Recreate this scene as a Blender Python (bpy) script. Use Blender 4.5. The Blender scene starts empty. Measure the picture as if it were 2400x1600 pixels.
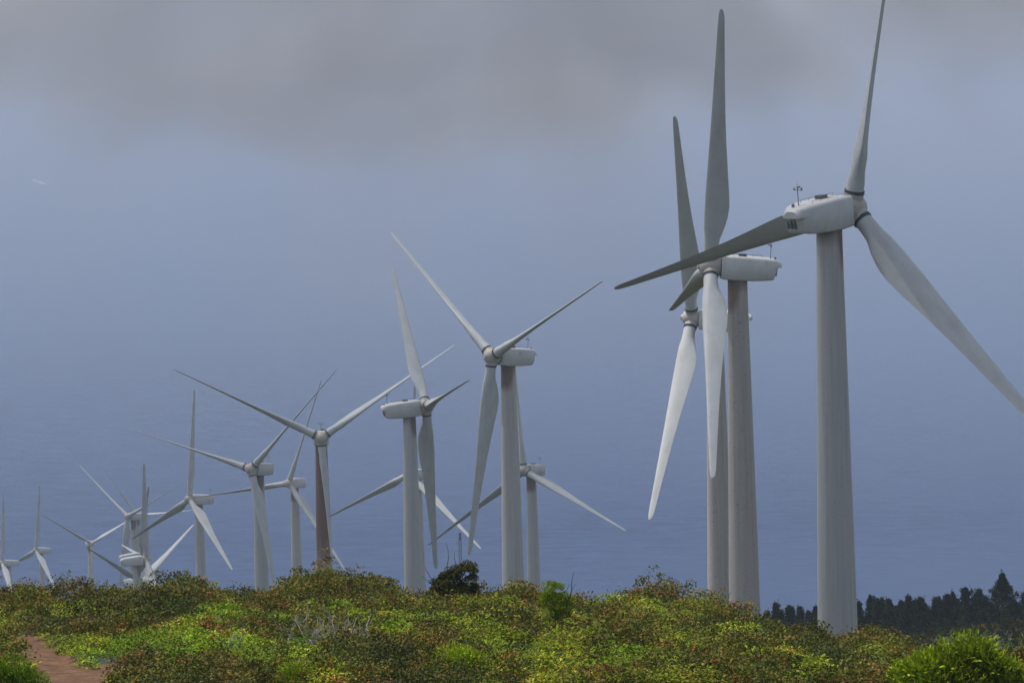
import bpy, bmesh, math, random
import numpy as np
from mathutils import Vector, Matrix
R = math.radians
rng = np.random.default_rng(7); random.seed(7)
S = bpy.context.scene
COL = S.collection

# ------------------------------------------------------------------ camera
PITCH = R(-5.0); LENS = 300.0; F = 20000.0          # F: focal length in pixels of the 2400 px wide photograph
cam = bpy.data.cameras.new('camera'); cam.lens = LENS; cam.sensor_width = 36; cam.clip_start = 1; cam.clip_end = 200000
camo = bpy.data.objects.new('camera', cam); COL.objects.link(camo)
ROLL = R(1.4)                                          # the hand-held camera leans a little: towers tilt in the picture
camo.location = (0, 0, 0); camo.rotation_euler = (Matrix.Rotation(math.pi/2 + PITCH, 3, 'X') @ Matrix.Rotation(-ROLL, 3, 'Z')).to_euler()
S.camera = camo
CLOUD_D = .0017
SEA = -760.0                                           # the camera stands 760 m above the sea

# ------------------------------------------------------------------ sky, sun, exposure
SUN_EL, SUN_AZ = 66.0, 300.0                           # azimuth clockwise from +Y: ahead and to the left
w = bpy.data.worlds.new('World'); S.world = w; w.use_nodes = True
nt = w.node_tree
sky = nt.nodes.new('ShaderNodeTexSky'); sky.sky_type = 'NISHITA'; sky.sun_disc = False
sky.sun_elevation = R(SUN_EL); sky.sun_rotation = R(SUN_AZ); sky.altitude = 700; sky.dust_density = 2.0
bg = nt.nodes['Background']; bg.inputs['Strength'].default_value = 0.09
hs = nt.nodes.new('ShaderNodeHueSaturation'); hs.inputs['Saturation'].default_value = .62     # a sky half veiled by cloud
nt.links.new(sky.outputs[0], hs.inputs['Color']); nt.links.new(hs.outputs[0], bg.inputs[0])
sl = bpy.data.lights.new('sun', 'SUN'); sl.energy = 2.6; sl.angle = R(0.6); sl.color = (1, .95, .87)
so = bpy.data.objects.new('sun', sl); COL.objects.link(so)
sd = Vector((math.sin(R(SUN_AZ))*math.cos(R(SUN_EL)), math.cos(R(SUN_AZ))*math.cos(R(SUN_EL)), math.sin(R(SUN_EL))))
so.rotation_euler = sd.to_track_quat('Z', 'Y').to_euler(); so.location = (0, 0, 300)
S.view_settings.view_transform = 'Standard'; S.view_settings.look = 'None'
S.view_settings.exposure = 0.6; S.view_settings.gamma = 1.0
S.render.engine = 'CYCLES'
S.cycles.use_denoising = True
S.cycles.max_bounces = 8; S.cycles.volume_bounces = 2; S.cycles.diffuse_bounces = 3
S.cycles.transparent_max_bounces = 16
S.cycles.volume_max_steps = 256

# ------------------------------------------------------------------ helpers
def tag(o, label=None, cat=None, group=None, kind=None):
    if label: o['label'] = label
    if cat: o['category'] = cat
    if group: o['group'] = group
    if kind: o['kind'] = kind
    return o
def link_mesh(name, me, parent=None, smooth=False):
    o = bpy.data.objects.new(name, me); COL.objects.link(o)
    if parent: o.parent = parent
    if smooth: me.polygons.foreach_set('use_smooth', [True]*len(me.polygons))
    return o
def empty(name, loc=(0, 0, 0), rz=0):
    o = bpy.data.objects.new(name, None); COL.objects.link(o); o.location = loc; o.rotation_euler = (0, 0, rz)
    o.empty_display_size = 1
    return o
def bm_mesh(name, bm, mat, smooth=True, angle=40):
    me = bpy.data.meshes.new(name); bm.normal_update()
    if smooth:
        for f in bm.faces: f.smooth = True
        for e in bm.edges:
            if len(e.link_faces) == 2 and e.calc_face_angle(0) > R(angle): e.smooth = False
    bm.to_mesh(me); bm.free(); me.materials.append(mat); return me
def loft(bm, rings, close_a=True, close_b=True):
    vs = [[bm.verts.new(p) for p in r] for r in rings]; n = len(rings[0])
    for a, b in zip(vs, vs[1:]):
        for i in range(n): bm.faces.new((a[i], a[(i+1) % n], b[(i+1) % n], b[i]))
    if close_a: bm.faces.new(list(reversed(vs[0])))
    if close_b: bm.faces.new(vs[-1])
def tube(bm, p0, p1, r0, r1=None, n=8):
    r1 = r0 if r1 is None else r1
    p0, p1 = Vector(p0), Vector(p1); q = (p1-p0).to_track_quat('Z', 'Y')
    rings = []
    for p, r in ((p0, r0), (p1, r1)):
        rings.append([p + q @ Vector((r*math.cos(2*math.pi*i/n), r*math.sin(2*math.pi*i/n), 0)) for i in range(n)])
    loft(bm, rings)
def box(bm, c, s, rot=None):
    m = Matrix.Translation(c) @ (rot.to_4x4() if rot else Matrix()) @ Matrix.Diagonal((*s, 1))
    bmesh.ops.create_cube(bm, size=1, matrix=m)

class NT:                                             # tiny node helper
    def __init__(s, name):
        s.m = bpy.data.materials.new(name); s.m.use_nodes = True; s.t = s.m.node_tree
        s.p = s.t.nodes.get('Principled BSDF'); s.out = s.t.nodes.get('Material Output')
    def n(s, ty, **k):
        o = s.t.nodes.new(ty)
        for a, b in k.items():
            if a.startswith('i_'):
                key = a[2:]; key = int(key) if key.isdigit() else key.replace('_', ' ')
                o.inputs[key].default_value = b
            else: setattr(o, a, b)
        return o
    def l(s, a, b): s.t.links.new(a, b)
    def ramp(s, src, stops):
        r = s.n('ShaderNodeValToRGB'); s.l(src, r.inputs[0]); e = r.color_ramp.elements
        while len(e) < len(stops): e.new(0.5)
        for x, (p, c) in zip(e, stops): x.position = p; x.color = c if len(c) == 4 else (*c, 1)
        return r.outputs[0]
    def mix(s, f, a, b, mode='MIX'):
        m = s.n('ShaderNodeMix', data_type='RGBA', blend_type=mode)
        for v, i in ((f, 0), (a, 6), (b, 7)):
            if hasattr(v, 'is_linked') or hasattr(v, 'links'): s.l(v, m.inputs[i])
            else: m.inputs[i].default_value = v if i == 0 else (*v, 1)
        return m.outputs[2]
    def math(s, op, a, b=None, clamp=False):
        m = s.n('ShaderNodeMath', operation=op, use_clamp=clamp)
        for v, i in ((a, 0), (b, 1)):
            if v is None: continue
            if hasattr(v, 'links'): s.l(v, m.inputs[i])
            else: m.inputs[i].default_value = v
        return m.outputs[0]

def plain(name, col, rough=.6, metal=0):
    k = NT(name); k.p.inputs['Base Color'].default_value = (*col, 1); k.p.inputs['Roughness'].default_value = rough
    k.p.inputs['Metallic'].default_value = metal
    c = k.n('ShaderNodeTexCoord'); nz = k.n('ShaderNodeTexNoise', i_Scale=3.0, i_Detail=5.0); k.l(c.outputs['Object'], nz.inputs[0])
    a = tuple(x*.75 for x in col); b = tuple(min(1, x*1.2) for x in col)
    k.l(k.mix(nz.outputs[0], a, b), k.p.inputs['Base Color'])
    return k.m

def paint(name, base, rust_amt=.5, streak=1.0, tower=False, speck=.5):
    """weathered off-white paint: dirt streaks running down, rust under the nacelle, dark specks"""
    k = NT(name); c = k.n('ShaderNodeTexCoord'); oi = k.n('ShaderNodeObjectInfo')
    add = k.n('ShaderNodeVectorMath', operation='ADD'); cm = k.n('ShaderNodeCombineXYZ')
    rr = k.math('MULTIPLY', oi.outputs['Random'], 200.0); k.l(rr, cm.inputs[0]); k.l(rr, cm.inputs[1])
    k.l(c.outputs['Object'], add.inputs[0]); k.l(cm.outputs[0], add.inputs[1])
    mp = k.n('ShaderNodeMapping'); mp.inputs['Scale'].default_value = (2.2, 2.2, .07) if tower else (.8, .8, .35)
    k.l(add.outputs[0], mp.inputs[0])
    n1 = k.n('ShaderNodeTexNoise', i_Scale=1.0, i_Detail=6.0, i_Roughness=.6); k.l(mp.outputs[0], n1.inputs[0])
    n2 = k.n('ShaderNodeTexNoise', i_Scale=.35, i_Detail=4.0); k.l(add.outputs[0], n2.inputs[0])
    dirt = k.ramp(n1.outputs[0], [(.42, (0, 0, 0)), (.72, (1, 1, 1))])
    d2 = tuple(x*f for x, f in zip(base, (.74, .70, .62)))
    col = k.mix(k.math('MULTIPLY', dirt, .55*streak), base, d2)
    blot = k.ramp(n2.outputs[0], [(.35, (0, 0, 0)), (.7, (1, 1, 1))])
    col = k.mix(k.math('MULTIPLY', blot, .35), col, tuple(x*.86 for x in base))
    n3 = k.n('ShaderNodeTexNoise', i_Scale=4.5, i_Detail=3.0); k.l(add.outputs[0], n3.inputs[0])
    sp = k.ramp(n3.outputs[0], [(.66, (0, 0, 0)), (.70, (1, 1, 1))])
    col = k.mix(k.math('MULTIPLY', sp, speck), col, (.10, .085, .07))
    if tower:                                         # rust and oil run down from the top of the tower
        sx = k.n('ShaderNodeSeparateXYZ'); k.l(c.outputs['Object'], sx.inputs[0])
        h = k.n('ShaderNodeMapRange', i_1=20.0 if rust_amt > .9 else 48.5, i_2=52.5); k.l(sx.outputs[2], h.inputs[0])
        side = k.n('ShaderNodeMapRange', i_1=-1.3 if rust_amt > .9 else -.5, i_2=1.0); k.l(sx.outputs[0], side.inputs[0])
        a = k.math('MULTIPLY', h.outputs[0], side.outputs[0]); a = k.math('MULTIPLY', a, k.math('ADD', n1.outputs[0], .45))
        rm = k.ramp(a, [(.05, (0, 0, 0)), (.36, (1, 1, 1))])
        col = k.mix(k.math('MULTIPLY', rm, rust_amt), col, (.15, .068, .032))
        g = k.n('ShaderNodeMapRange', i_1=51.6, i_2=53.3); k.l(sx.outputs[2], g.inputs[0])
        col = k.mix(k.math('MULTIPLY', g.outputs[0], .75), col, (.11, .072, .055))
    else:
        n4 = k.n('ShaderNodeTexNoise', i_Scale=.6, i_Detail=5.0); k.l(mp.outputs[0], n4.inputs[0])
        rm = k.ramp(n4.outputs[0], [(.6, (0, 0, 0)), (.75, (1, 1, 1))])
        col = k.mix(k.math('MULTIPLY', rm, rust_amt), col, (.27, .17, .10))
    k.l(col, k.p.inputs['Base Color']); k.p.inputs['Roughness'].default_value = .55
    bp = k.n('ShaderNodeBump', i_Strength=.06, i_Distance=.05); k.l(n3.outputs[0], bp.inputs['Height']); k.l(bp.outputs[0], k.p.inputs['Normal'])
    return k.m

M = {}
M['tower'] = paint('tower_concrete', (.50, .49, .465), .85, 1.5, True, .35)
M['tower_rusty'] = paint('tower_rusty', (.45, .39, .33), .93, 1.4, True, .3)
M['tower_specked'] = paint('tower_specked', (.47, .43, .395), .7, 1.5, True, 1.0)
M['nacelle'] = paint('nacelle_shell', (.62, .62, .61), .5, .9, False, .2)
M['blade'] = paint('blade_gelcoat', (.54, .555, .555), .12, 1.0, False, .25)
M['hub'] = paint('hub_casting', (.52, .48, .43), .8, 1.3, False, .35)
M['dark'] = plain('dark_seal', (.035, .04, .05), .5)
M['vent'] = plain('vent_grey', (.10, .10, .10), .6)
M['steel'] = plain('galvanised_steel', (.22, .22, .23), .45, .4)

# ------------------------------------------------------------------ terrain
fw = np.array([0, math.cos(PITCH), math.sin(PITCH)]); upv = np.array([0, -math.sin(PITCH), math.cos(PITCH)])
SR, CR = math.sin(ROLL), math.cos(ROLL)
ex = np.array([1., 0, 0]); rtv = ex*CR - upv*SR; upr = upv*CR + ex*SR
def ray(u, v): return fw + rtv*(u-1200)/F + upr*(800-v)/F
def at(u, v, D): return ray(u, v)*D
def row_z(v, y, x=0.0):                                # height of the point at ground position x, y that shows at image row v
    q = (800-np.asarray(v, float))/F
    return (q*y*fw[1] - y*upr[1] - x*upr[0])/(upr[2] - q*fw[2])
def x_at(u, v, y): r = ray(u, v); return float(r[0]*y/r[1])
def u_of(x, y): return 1200 + F*x/(np.maximum(y, 60)*1.0038) + SR*650

def vnoise(x, y, seed=0):                             # 2-D value noise
    x = np.asarray(x, float); y = np.asarray(y, float)
    xi = np.floor(x).astype(np.int64); yi = np.floor(y).astype(np.int64); fx = x-xi; fy = y-yi
    fx = fx*fx*(3-2*fx); fy = fy*fy*(3-2*fy)
    def h(a, b):
        n = (a*374761393 + b*668265263 + seed*1442695041) & 0x7fffffff
        n = ((n ^ (n >> 13))*1274126177) & 0x7fffffff
        return ((n ^ (n >> 16)) & 0xffff)/65535.
    return (h(xi, yi)*(1-fx)+h(xi+1, yi)*fx)*(1-fy) + (h(xi, yi+1)*(1-fx)+h(xi+1, yi+1)*fx)*fy
def fbm(x, y, seed=0, o=4):
    s = 0; a = 1; t = 0
    for i in range(o): s = s + a*vnoise(x*2**i, y*2**i, seed+i); t += a; a *= .5
    return s/t

# hub pixel, distance, yaw of the rotor axis, rotor phase
TURB = {
 'T1': [(1997, 487), 844.2, 46.7, 105.8],
 'T2': [(1665, 624), 1110.8, 184.8, 15.8],
 'T3': [(1622, 745), 1305.5, 167.5, 25.2],
 'T4': [(1153, 835), 1491.8, 217.6, 65.3],
 'T5': [(999, 952), 1687.4, 13.8, 43.1],
 'T6': [(959, 1111), 2494.1, 230.2, 5.0],
 'T7': [(1228, 1102), 2225.4, 237.9, 114.3],
 'T8': [(753, 1026), 1844.0, 272.2, 56.6],
 'T9': [(588.6, 1099), 2077.1, 240.4, 44.8],
 'T10': [(676.6, 1132), 2680.1, 240.0, 20.7],
 'T11': [(444, 1169.6), 2717.3, 213.6, 4.7],
 'T12': [(299, 1210), 3587.1, 226.4, 65.1],
 'T13': [(322, 1208), 4923.5, 270.0, 85.6],
 'T14': [(343, 1310), 2964.4, 11.5, 106.7],
 'T15': [(331, 1302), 3464.1, 17.2, 88.5],
 'T16': [(215, 1273), 4828.6, 290, 61.9],
 'T18': [(335, 1363), 3240.5, 320.4, 57.6],
 'T19': [(83.5, 1289), 4545.3, 213.0, 7.3],
 'T20': [(5, 1318), 4412.1, 200, 3.5],
}
HUBH, TILT, CONE, OFF = 55.0, R(4), R(2), 3.5
bases = {}
for n_, (px, D, yaw, ph) in TURB.items():
    h = at(px[0], px[1], D); a = np.array([math.cos(R(yaw)), math.sin(R(yaw)), 0])
    b = h - a*OFF; b[2] = h[2] - math.tan(TILT)*OFF - HUBH; bases[n_] = b
pts = sorted((b[1], b[2], b[0]) for b in bases.values())
PY = np.array([p[0] for p in pts]); PZ = np.array([p[1] for p in pts]); PX = np.array([p[2] for p in pts])
RX = np.array([-900, 0, 60, 130, 200, 280, 330, 400, 470, 530, 560, 610, 650, 700, 760, 850, 900, 940, 1000, 1060, 1150, 1210, 1280, 1360, 1410, 1450, 1520,
               1600, 1640, 1700, 1750, 1790, 1850, 1900, 1945, 2000, 2050, 2100, 2160, 2250, 2400, 3300])
RY = np.array([1400, 1378, 1378, 1390, 1380, 1372, 1366, 1370, 1360, 1368, 1385, 1392, 1388, 1352, 1340, 1345, 1355, 1385, 1380, 1376, 1376, 1378, 1390, 1403, 1402,
               1388, 1380, 1394, 1413, 1414, 1430, 1452, 1472, 1474, 1494, 1496, 1492, 1508, 1528, 1545, 1552, 1560])
YC, YN, ROWN = 250.0, 186.0, 1640.0
def ground_row(u): return np.interp(u, RX, RY) + 60
def fg_row(x, y):
    u = u_of(x, y)
    t = np.clip((y-YN)/(YC-YN), -3, 1); e = np.where(t > 0, t*(2-t)*.45 + t*.55, t)
    return ROWN + (ground_row(u)-ROWN)*e
def row_to_y(u, v):
    ys = np.linspace(150, 250, 400); x = (u-1200-SR*(v-800))/F*ys
    return float(np.interp(-v, -fg_row(x, ys), ys))
# dirt path: ground outline built from where its edges lie
path_l = [(-160, 1486), (-60, 1490), (0, 1497), (16, 1520), (50, 1537), (80, 1556), (96, 1572), (88, 1600), (60, 1660)]
path_r = [(-160, 1470), (-60, 1474), (20, 1488), (98, 1508), (128, 1530), (142, 1549), (200, 1562), (252, 1556), (236, 1600), (215, 1660)]
def to_ground(u, v):
    y = row_to_y(u, v); return (x_at(u, v, y), y)
PL = [to_ground(*p) for p in path_l]; PR = [to_ground(*p) for p in path_r]
POLY = np.array(PL + PR[::-1])
def in_poly(x, y, poly):
    x = np.asarray(x, float); y = np.asarray(y, float); c = np.zeros(x.shape, bool); j = len(poly)-1
    for i in range(len(poly)):
        xi, yi = poly[i]; xj, yj = poly[j]
        k = ((yi > y) != (yj > y)) & (x < (xj-xi)*(y-yi)/((yj-yi) if yj != yi else 1e-9)+xi); c ^= k; j = i
    return c
def path_dist(x, y):                                   # distance to the outline, negative inside
    x = np.asarray(x, float); y = np.asarray(y, float); d = np.full(x.shape, 1e9)
    for i in range(len(POLY)):
        a = POLY[i]; b = POLY[(i+1) % len(POLY)]; ab = b-a
        t = np.clip(((x-a[0])*ab[0]+(y-a[1])*ab[1])/(ab@ab+1e-9), 0, 1)
        d = np.minimum(d, np.hypot(x-a[0]-t*ab[0], (y-a[1]-t*ab[1])))
    return np.where(in_poly(x, y, POLY), -d, d)
def height(x, y, bumps=True):
    x = np.asarray(x, float); y = np.asarray(y, float)
    zf = row_z(fg_row(x, y), y, x)
    zn = -1.8 - (y)*.1185 - np.minimum(0, y)*.06      # the slope under the camera
    b = np.clip((y-150)/(186-150), 0, 1); b = b*b*(3-2*b)
    z1 = zn*(1-b)+zf*b
    zb = np.interp(y, np.concatenate([[250, 330, 520], PY, [5500, 6000, 6400, 9000]]), np.concatenate([[-29.5, -43, -70], PZ, [-680, -748, -800, -1000]]))
    # beyond the crest
    c = np.clip((y-YC)/80, 0, 1); c = c*c*(3-2*c)
    drop = row_z(fg_row(x, np.full_like(y, YC)), YC, x) - (np.maximum(y, YC)-YC)*.165
    z = np.where(y > YC, drop*(1-c)+zb*c, z1)
    xc = np.interp(y, PY, PX); lat = np.clip(np.abs(x-xc*np.clip((y-300)/400, 0, 1))-170, 0, None)
    z = z - np.where(y > 0, 60*(1-np.exp(-lat/350.))*np.clip(y/2500+.25, 0, 1), 0)
    z = z + 8.0*np.exp(-((x-95)/62)**2-((y-1235)/85)**2)      # low green rise by the trees
    far = np.clip((y-420)/200, 0, 1)
    near_t = np.ones_like(x)
    for b_ in bases.values(): near_t = np.minimum(near_t, np.clip((np.hypot(x-b_[0], y-b_[1])-8)/40, 0, 1))
    z = z + far*near_t*(fbm(x/90, y/90, 5)-.5)*5
    if bumps:
        k = np.clip(path_dist(x, y)/1.2, 0, 1) if x.size < 4e6 else 1
        amp = np.clip((y-165)/15, 0, 1)*np.clip((300-y)/30, 0, 1)
        z = z + k*amp*((fbm(x/3.0, y/5.0, 11, 3)-.5)*np.clip(1.35-(y-190)*.012, .6, 1.3) + (fbm(x/1.1, y/1.6, 31, 2)-.5)*.4)
        z = z + (1-k)*amp*((fbm(x/1.5, y/3, 77, 4)-.5)*.22-.10)
    return z
def grid_mesh(name, xs, ys, zf, mat):
    X, Y = np.meshgrid(xs, ys); Z = zf(X, Y); nx, ny = len(xs), len(ys)
    co = np.stack([X, Y, Z], -1).reshape(-1, 3)
    i = np.arange(nx-1)[None, :] + (np.arange(ny-1)*nx)[:, None]
    f = np.stack([i, i+1, i+1+nx, i+nx], -1).reshape(-1, 4)
    me = np_mesh(name, co, f); me.materials.append(mat)
    me.polygons.foreach_set('use_smooth', np.ones(len(f), bool)); return me
def np_mesh(name, co, quads):
    me = bpy.data.meshes.new(name); me.vertices.add(len(co)); me.vertices.foreach_set('co', co.astype(np.float32).ravel())
    me.loops.add(quads.size); me.loops.foreach_set('vertex_index', quads.astype(np.int32).ravel())
    me.polygons.add(len(quads)); me.polygons.foreach_set('loop_start', (np.arange(len(quads))*quads.shape[1]).astype(np.int32))
    me.update(); return me

k = NT('ground_soil'); c = k.n('ShaderNodeTexCoord')
na = k.n('ShaderNodeTexNoise', i_Scale=.9, i_Detail=8.0, i_Roughness=.65); k.l(c.outputs['Object'], na.inputs[0])
nb = k.n('ShaderNodeTexNoise', i_Scale=.03, i_Detail=6.0); k.l(c.outputs['Object'], nb.inputs[0])
g1 = k.ramp(na.outputs[0], [(.3, (.012, .009, .004)), (.6, (.024, .017, .007)), (.8, (.045, .024, .010))])
g2 = k.ramp(nb.outputs[0], [(.35, (.03, .045, .012)), (.6, (.055, .07, .02)), (.75, (.07, .06, .03))])
k.l(k.mix(.35, g1, g2), k.p.inputs['Base Color']); k.p.inputs['Roughness'].default_value = .95
M['ground'] = k.m
xs = np.concatenate([-np.geomspace(3500, 27, 26), np.arange(-26, 26.01, .34), np.geomspace(27, 3500, 26)])
ys = np.concatenate([np.linspace(-400, 150, 18), np.arange(152, 182, 2.), np.arange(182, 262, .34), np.geomspace(263, 900, 50)[:-1], np.arange(900, 1500, 14.), np.geomspace(1515, 6500, 60)])
tag(link_mesh('ground', grid_mesh('ground', xs, ys, height, M['ground'])), kind='structure')

# the red dirt path: a sheet following the ground a few centimetres above it
k = NT('red_dirt'); c = k.n('ShaderNodeTexCoord')
na = k.n('ShaderNodeTexNoise', i_Scale=1.6, i_Detail=8.0, i_Roughness=.6); k.l(c.outputs['Object'], na.inputs[0])
nb = k.n('ShaderNodeTexNoise', i_Scale=9.0, i_Detail=6.0); k.l(c.outputs['Object'], nb.inputs[0])
g1 = k.ramp(na.outputs[0], [(.30, (.085, .032, .009)), (.52, (.165, .070, .020)), (.72, (.27, .135, .05))])
g2 = k.ramp(nb.outputs[0], [(.35, (.42, .40, .38)), (.7, (1.1, 1.1, 1.1))])
k.l(k.mix(1.0, g1, g2, 'MULTIPLY'), k.p.inputs['Base Color']); k.p.inputs['Roughness'].default_value = .95
bp = k.n('ShaderNodeBump', i_Strength=.9, i_Distance=.06); k.l(nb.outputs[0], bp.inputs['Height']); k.l(bp.outputs[0], k.p.inputs['Normal'])
M['dirt'] = k.m
xa = np.arange(POLY[:, 0].min()-.5, POLY[:, 0].max()+.5, .12); ya = np.arange(POLY[:, 1].min()-.5, POLY[:, 1].max()+.5, .2)
X, Y = np.meshgrid(xa, ya); Z = height(X, Y)+.05+(fbm(X/.5, Y/.7, 91, 3)-.5)*.07; dd = path_dist(X, Y)
co = np.stack([X, Y, Z], -1).reshape(-1, 3); i = np.arange(len(xa)-1)[None]+(np.arange(len(ya)-1)*len(xa))[:, None]
keep = (dd[:-1, :-1] < .25+.3*fbm(X[:-1, :-1], Y[:-1, :-1], 3)).ravel()
f = np.stack([i, i+1, i+1+len(xa), i+len(xa)], -1).reshape(-1, 4)[keep]
used, inv = np.unique(f, return_inverse=True)
me = np_mesh('path', co[used], inv.reshape(f.shape)); me.materials.append(M['dirt'])
tag(link_mesh('path', me, smooth=True), kind='structure')

# ------------------------------------------------------------------ sea
k = NT('sea_water'); c = k.n('ShaderNodeTexCoord')
mp = k.n('ShaderNodeMapping'); mp.inputs['Scale'].default_value = (1/36, 1/15, 1); k.l(c.outputs['Object'], mp.inputs[0])
n1 = k.n('ShaderNodeTexNoise', i_Scale=1.0, i_Detail=6.0, i_Roughness=.66); k.l(mp.outputs[0], n1.inputs[0])
mp2 = k.n('ShaderNodeMapping'); mp2.inputs['Scale'].default_value = (1/900, 1/1600, 1); k.l(c.outputs['Object'], mp2.inputs[0])
n2 = k.n('ShaderNodeTexNoise', i_Scale=1.0, i_Detail=4.0); k.l(mp2.outputs[0], n2.inputs[0])
col = k.mix(k.ramp(n1.outputs[0], [(.40, (0, 0, 0)), (.62, (1, 1, 1))]), (.008, .026, .085), (.028, .060, .150))
col = k.mix(k.ramp(n2.outputs[0], [(.42, (0, 0, 0)), (.62, (.75, .75, .75))]), col, (.024, .052, .132))
bp = k.n('ShaderNodeBump', i_Strength=.8, i_Distance=5.0); k.l(n1.outputs[0], bp.inputs['Height'])
df = k.n('ShaderNodeBsdfDiffuse'); k.l(col, df.inputs[0]); k.l(bp.outputs[0], df.inputs['Normal'])
gl = k.n('ShaderNodeBsdfGlossy', i_Roughness=.35); k.l(bp.outputs[0], gl.inputs['Normal'])      # ruffled water: little mirror left at this distance
mx = k.n('ShaderNodeMixShader'); mx.inputs[0].default_value = .07
k.l(df.outputs[0], mx.inputs[1]); k.l(gl.outputs[0], mx.inputs[2]); k.l(mx.outputs[0], k.out.inputs[0])
M['sea'] = k.m
XS = 32000
me = np_mesh('sea', np.array([(-XS, -6000, SEA), (XS, -6000, SEA), (XS, 60000, SEA), (-XS, 60000, SEA)]), np.array([[0, 1, 2, 3]])); me.materials.append(M['sea'])
tag(link_mesh('sea', me), kind='structure')

# ------------------------------------------------------------------ wind turbines
def tower_mesh(mat, name='tower'):
    bm = bmesh.new(); n = 40; rings = []
    prof = [(-2, 2.22), (0, 2.2), (.3, 2.2), (18.0, 1.92), (18.02, 1.905), (18.06, 1.905), (18.08, 1.918), (36, 1.60), (36.02, 1.585), (36.06, 1.585), (36.08, 1.598),
            (50, 1.33), (52.9, 1.29), (53.35, 1.29)]
    for z, r in prof: rings.append([(r*math.cos(2*math.pi*i/n), r*math.sin(2*math.pi*i/n), z) for i in range(n)])
    loft(bm, rings); return bm_mesh(name, bm, mat, angle=30)
def nacelle_mesh():
    # sections along the rotor axis (x), each an octagon-like outline: half width, top, bottom, chamfers
    bm = bmesh.new(); rings = []
    def sec(x, hw, zt, zb, ct, cb, xr=0):
        pts_ = [(hw, zb+cb), (hw, zt-ct), (hw-ct*.55, zt-ct*.25), (hw-ct*1.1, zt), (-hw+ct*1.1, zt), (-hw+ct*.55, zt-ct*.25), (-hw, zt-ct), (-hw, zb+cb), (-hw+cb, zb), (hw-cb, zb)]
        return [(x + xr*(1 if z < .25 else 0), y, z) for y, z in pts_]
    for a in ((2.15, 1.38, 1.36, -1.44, .22, .2), (2.02, 1.50, 1.48, -1.55, .26, .2), (.5, 1.62, 1.53, -1.66, .30, .2), (-1.8, 1.65, 1.47, -1.64, .30, .2),
              (-4.0, 1.62, 1.36, -1.50, .32, .2), (-4.6, 1.50, 1.28, -1.44, .34, .24, .10), (-5.15, 1.22, 1.18, -1.36, .36, .26, .36), (-5.42, 1.0, .98, -.9, .3, .2, .5)):
        rings.append(sec(*a))
    loft(bm, [r for r in rings])
    bmesh.ops.recalc_face_normals(bm, faces=bm.faces)
    return bm_mesh('nacelle', bm, M['nacelle'], angle=50)
def cap_mesh():                                       # overhanging rear roof cap
    bm = bmesh.new(); rings = []
    for x, hw, zt, zb in ((-3.95, 1.64, 1.36, .40), (-4.65, 1.46, 1.28, .30), (-5.35, 1.16, 1.14, .22), (-5.72, .98, .86, .20)):
        rings.append([(x, hw, zb), (x, hw, zt-.5), (x, hw-.35, zt-.12), (x, hw-.6, zt), (x, -hw+.6, zt), (x, -hw+.35, zt-.12), (x, -hw, zt-.5), (x, -hw, zb)])
    loft(bm, rings); bmesh.ops.recalc_face_normals(bm, faces=bm.faces)
    return bm_mesh('rear_cap', bm, M['nacelle'], angle=45)
def hub_mesh():
    bm = bmesh.new(); n = 28; rings = []
    for x, r in ((2.12, 1.05), (2.35, 1.2), (2.6, 1.36), (3.5, 1.42), (4.2, 1.30), (4.62, 1.05), (4.9, .72), (5.0, .45), (5.22, .42), (5.24, .1)):
        rings.append([(x, r*math.cos(2*math.pi*i/n), r*math.sin(2*math.pi*i/n)) for i in range(n)])
    loft(bm, rings)
    for j in range(3):
        a = 2*math.pi*j/3; d = Vector((0, -math.sin(a), math.cos(a)))
        tube(bm, Vector((3.5, 0, 0))+d*.6, Vector((3.5, 0, 0))+d*1.62, 1.02, .99, 24)
    bmesh.ops.recalc_face_normals(bm, faces=bm.faces)
    return bm_mesh('rotor_hub', bm, M['hub'], angle=35)
def blade_mesh():                                     # span along +Z, leading edge towards +X
    bm = bmesh.new(); n = 20; rings = []
    st = [(1.66, 1.84, 1.84, 0, 0), (2.6, 1.86, 1.80, 0, 0), (3.8, 2.05, 1.55, -.08, 6), (5.2, 2.45, 1.22, -.26, 10), (6.8, 2.84, .95, -.45, 11), (8.2, 2.95, .80, -.52, 10), (10, 2.82, .67, -.48, 8.5),
          (13, 2.45, .50, -.38, 6.5), (17, 1.98, .37, -.27, 4.5), (21, 1.62, .28, -.19, 3), (25, 1.32, .21, -.13, 2), (29, 1.06, .15, -.09, 1), (32, .88, .12, -.06, .5), (34, .74, .09, -.05, 0), (34.8, .56, .07, -.02, 0), (35.15, .34, .05, .03, 0), (35.25, .12, .03, .06, 0)]
    for r, c_, t, off, tw in st:
        if r > 5: c_, t = c_*1.12, t*1.3
        ring = []; circ = max(0, min(1, 1-(r-2.6)/4.2))
        for i in range(n):
            a = 2*math.pi*i/n; u = math.cos(a); v = math.sin(a)
            x1, y1 = u*c_/2, v*t/2
            s = (1-u)/2                                # 0 at leading edge
            th = 5*t*(.2969*math.sqrt(s)-.126*s-.3516*s*s+.2843*s**3-.1015*s**4)*.98
            x2, y2 = c_/2-s*c_, math.copysign(th, v) if abs(v) > 1e-6 else 0
            x = x1*circ+x2*(1-circ)+off; y = y1*circ+y2*(1-circ); q = R(tw)
            ring.append((x*math.cos(q)-y*math.sin(q), x*math.sin(q)+y*math.cos(q), r))
        rings.append(ring)
    loft(bm, rings); return bm_mesh('blade', bm, M['blade'], angle=60)
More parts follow.
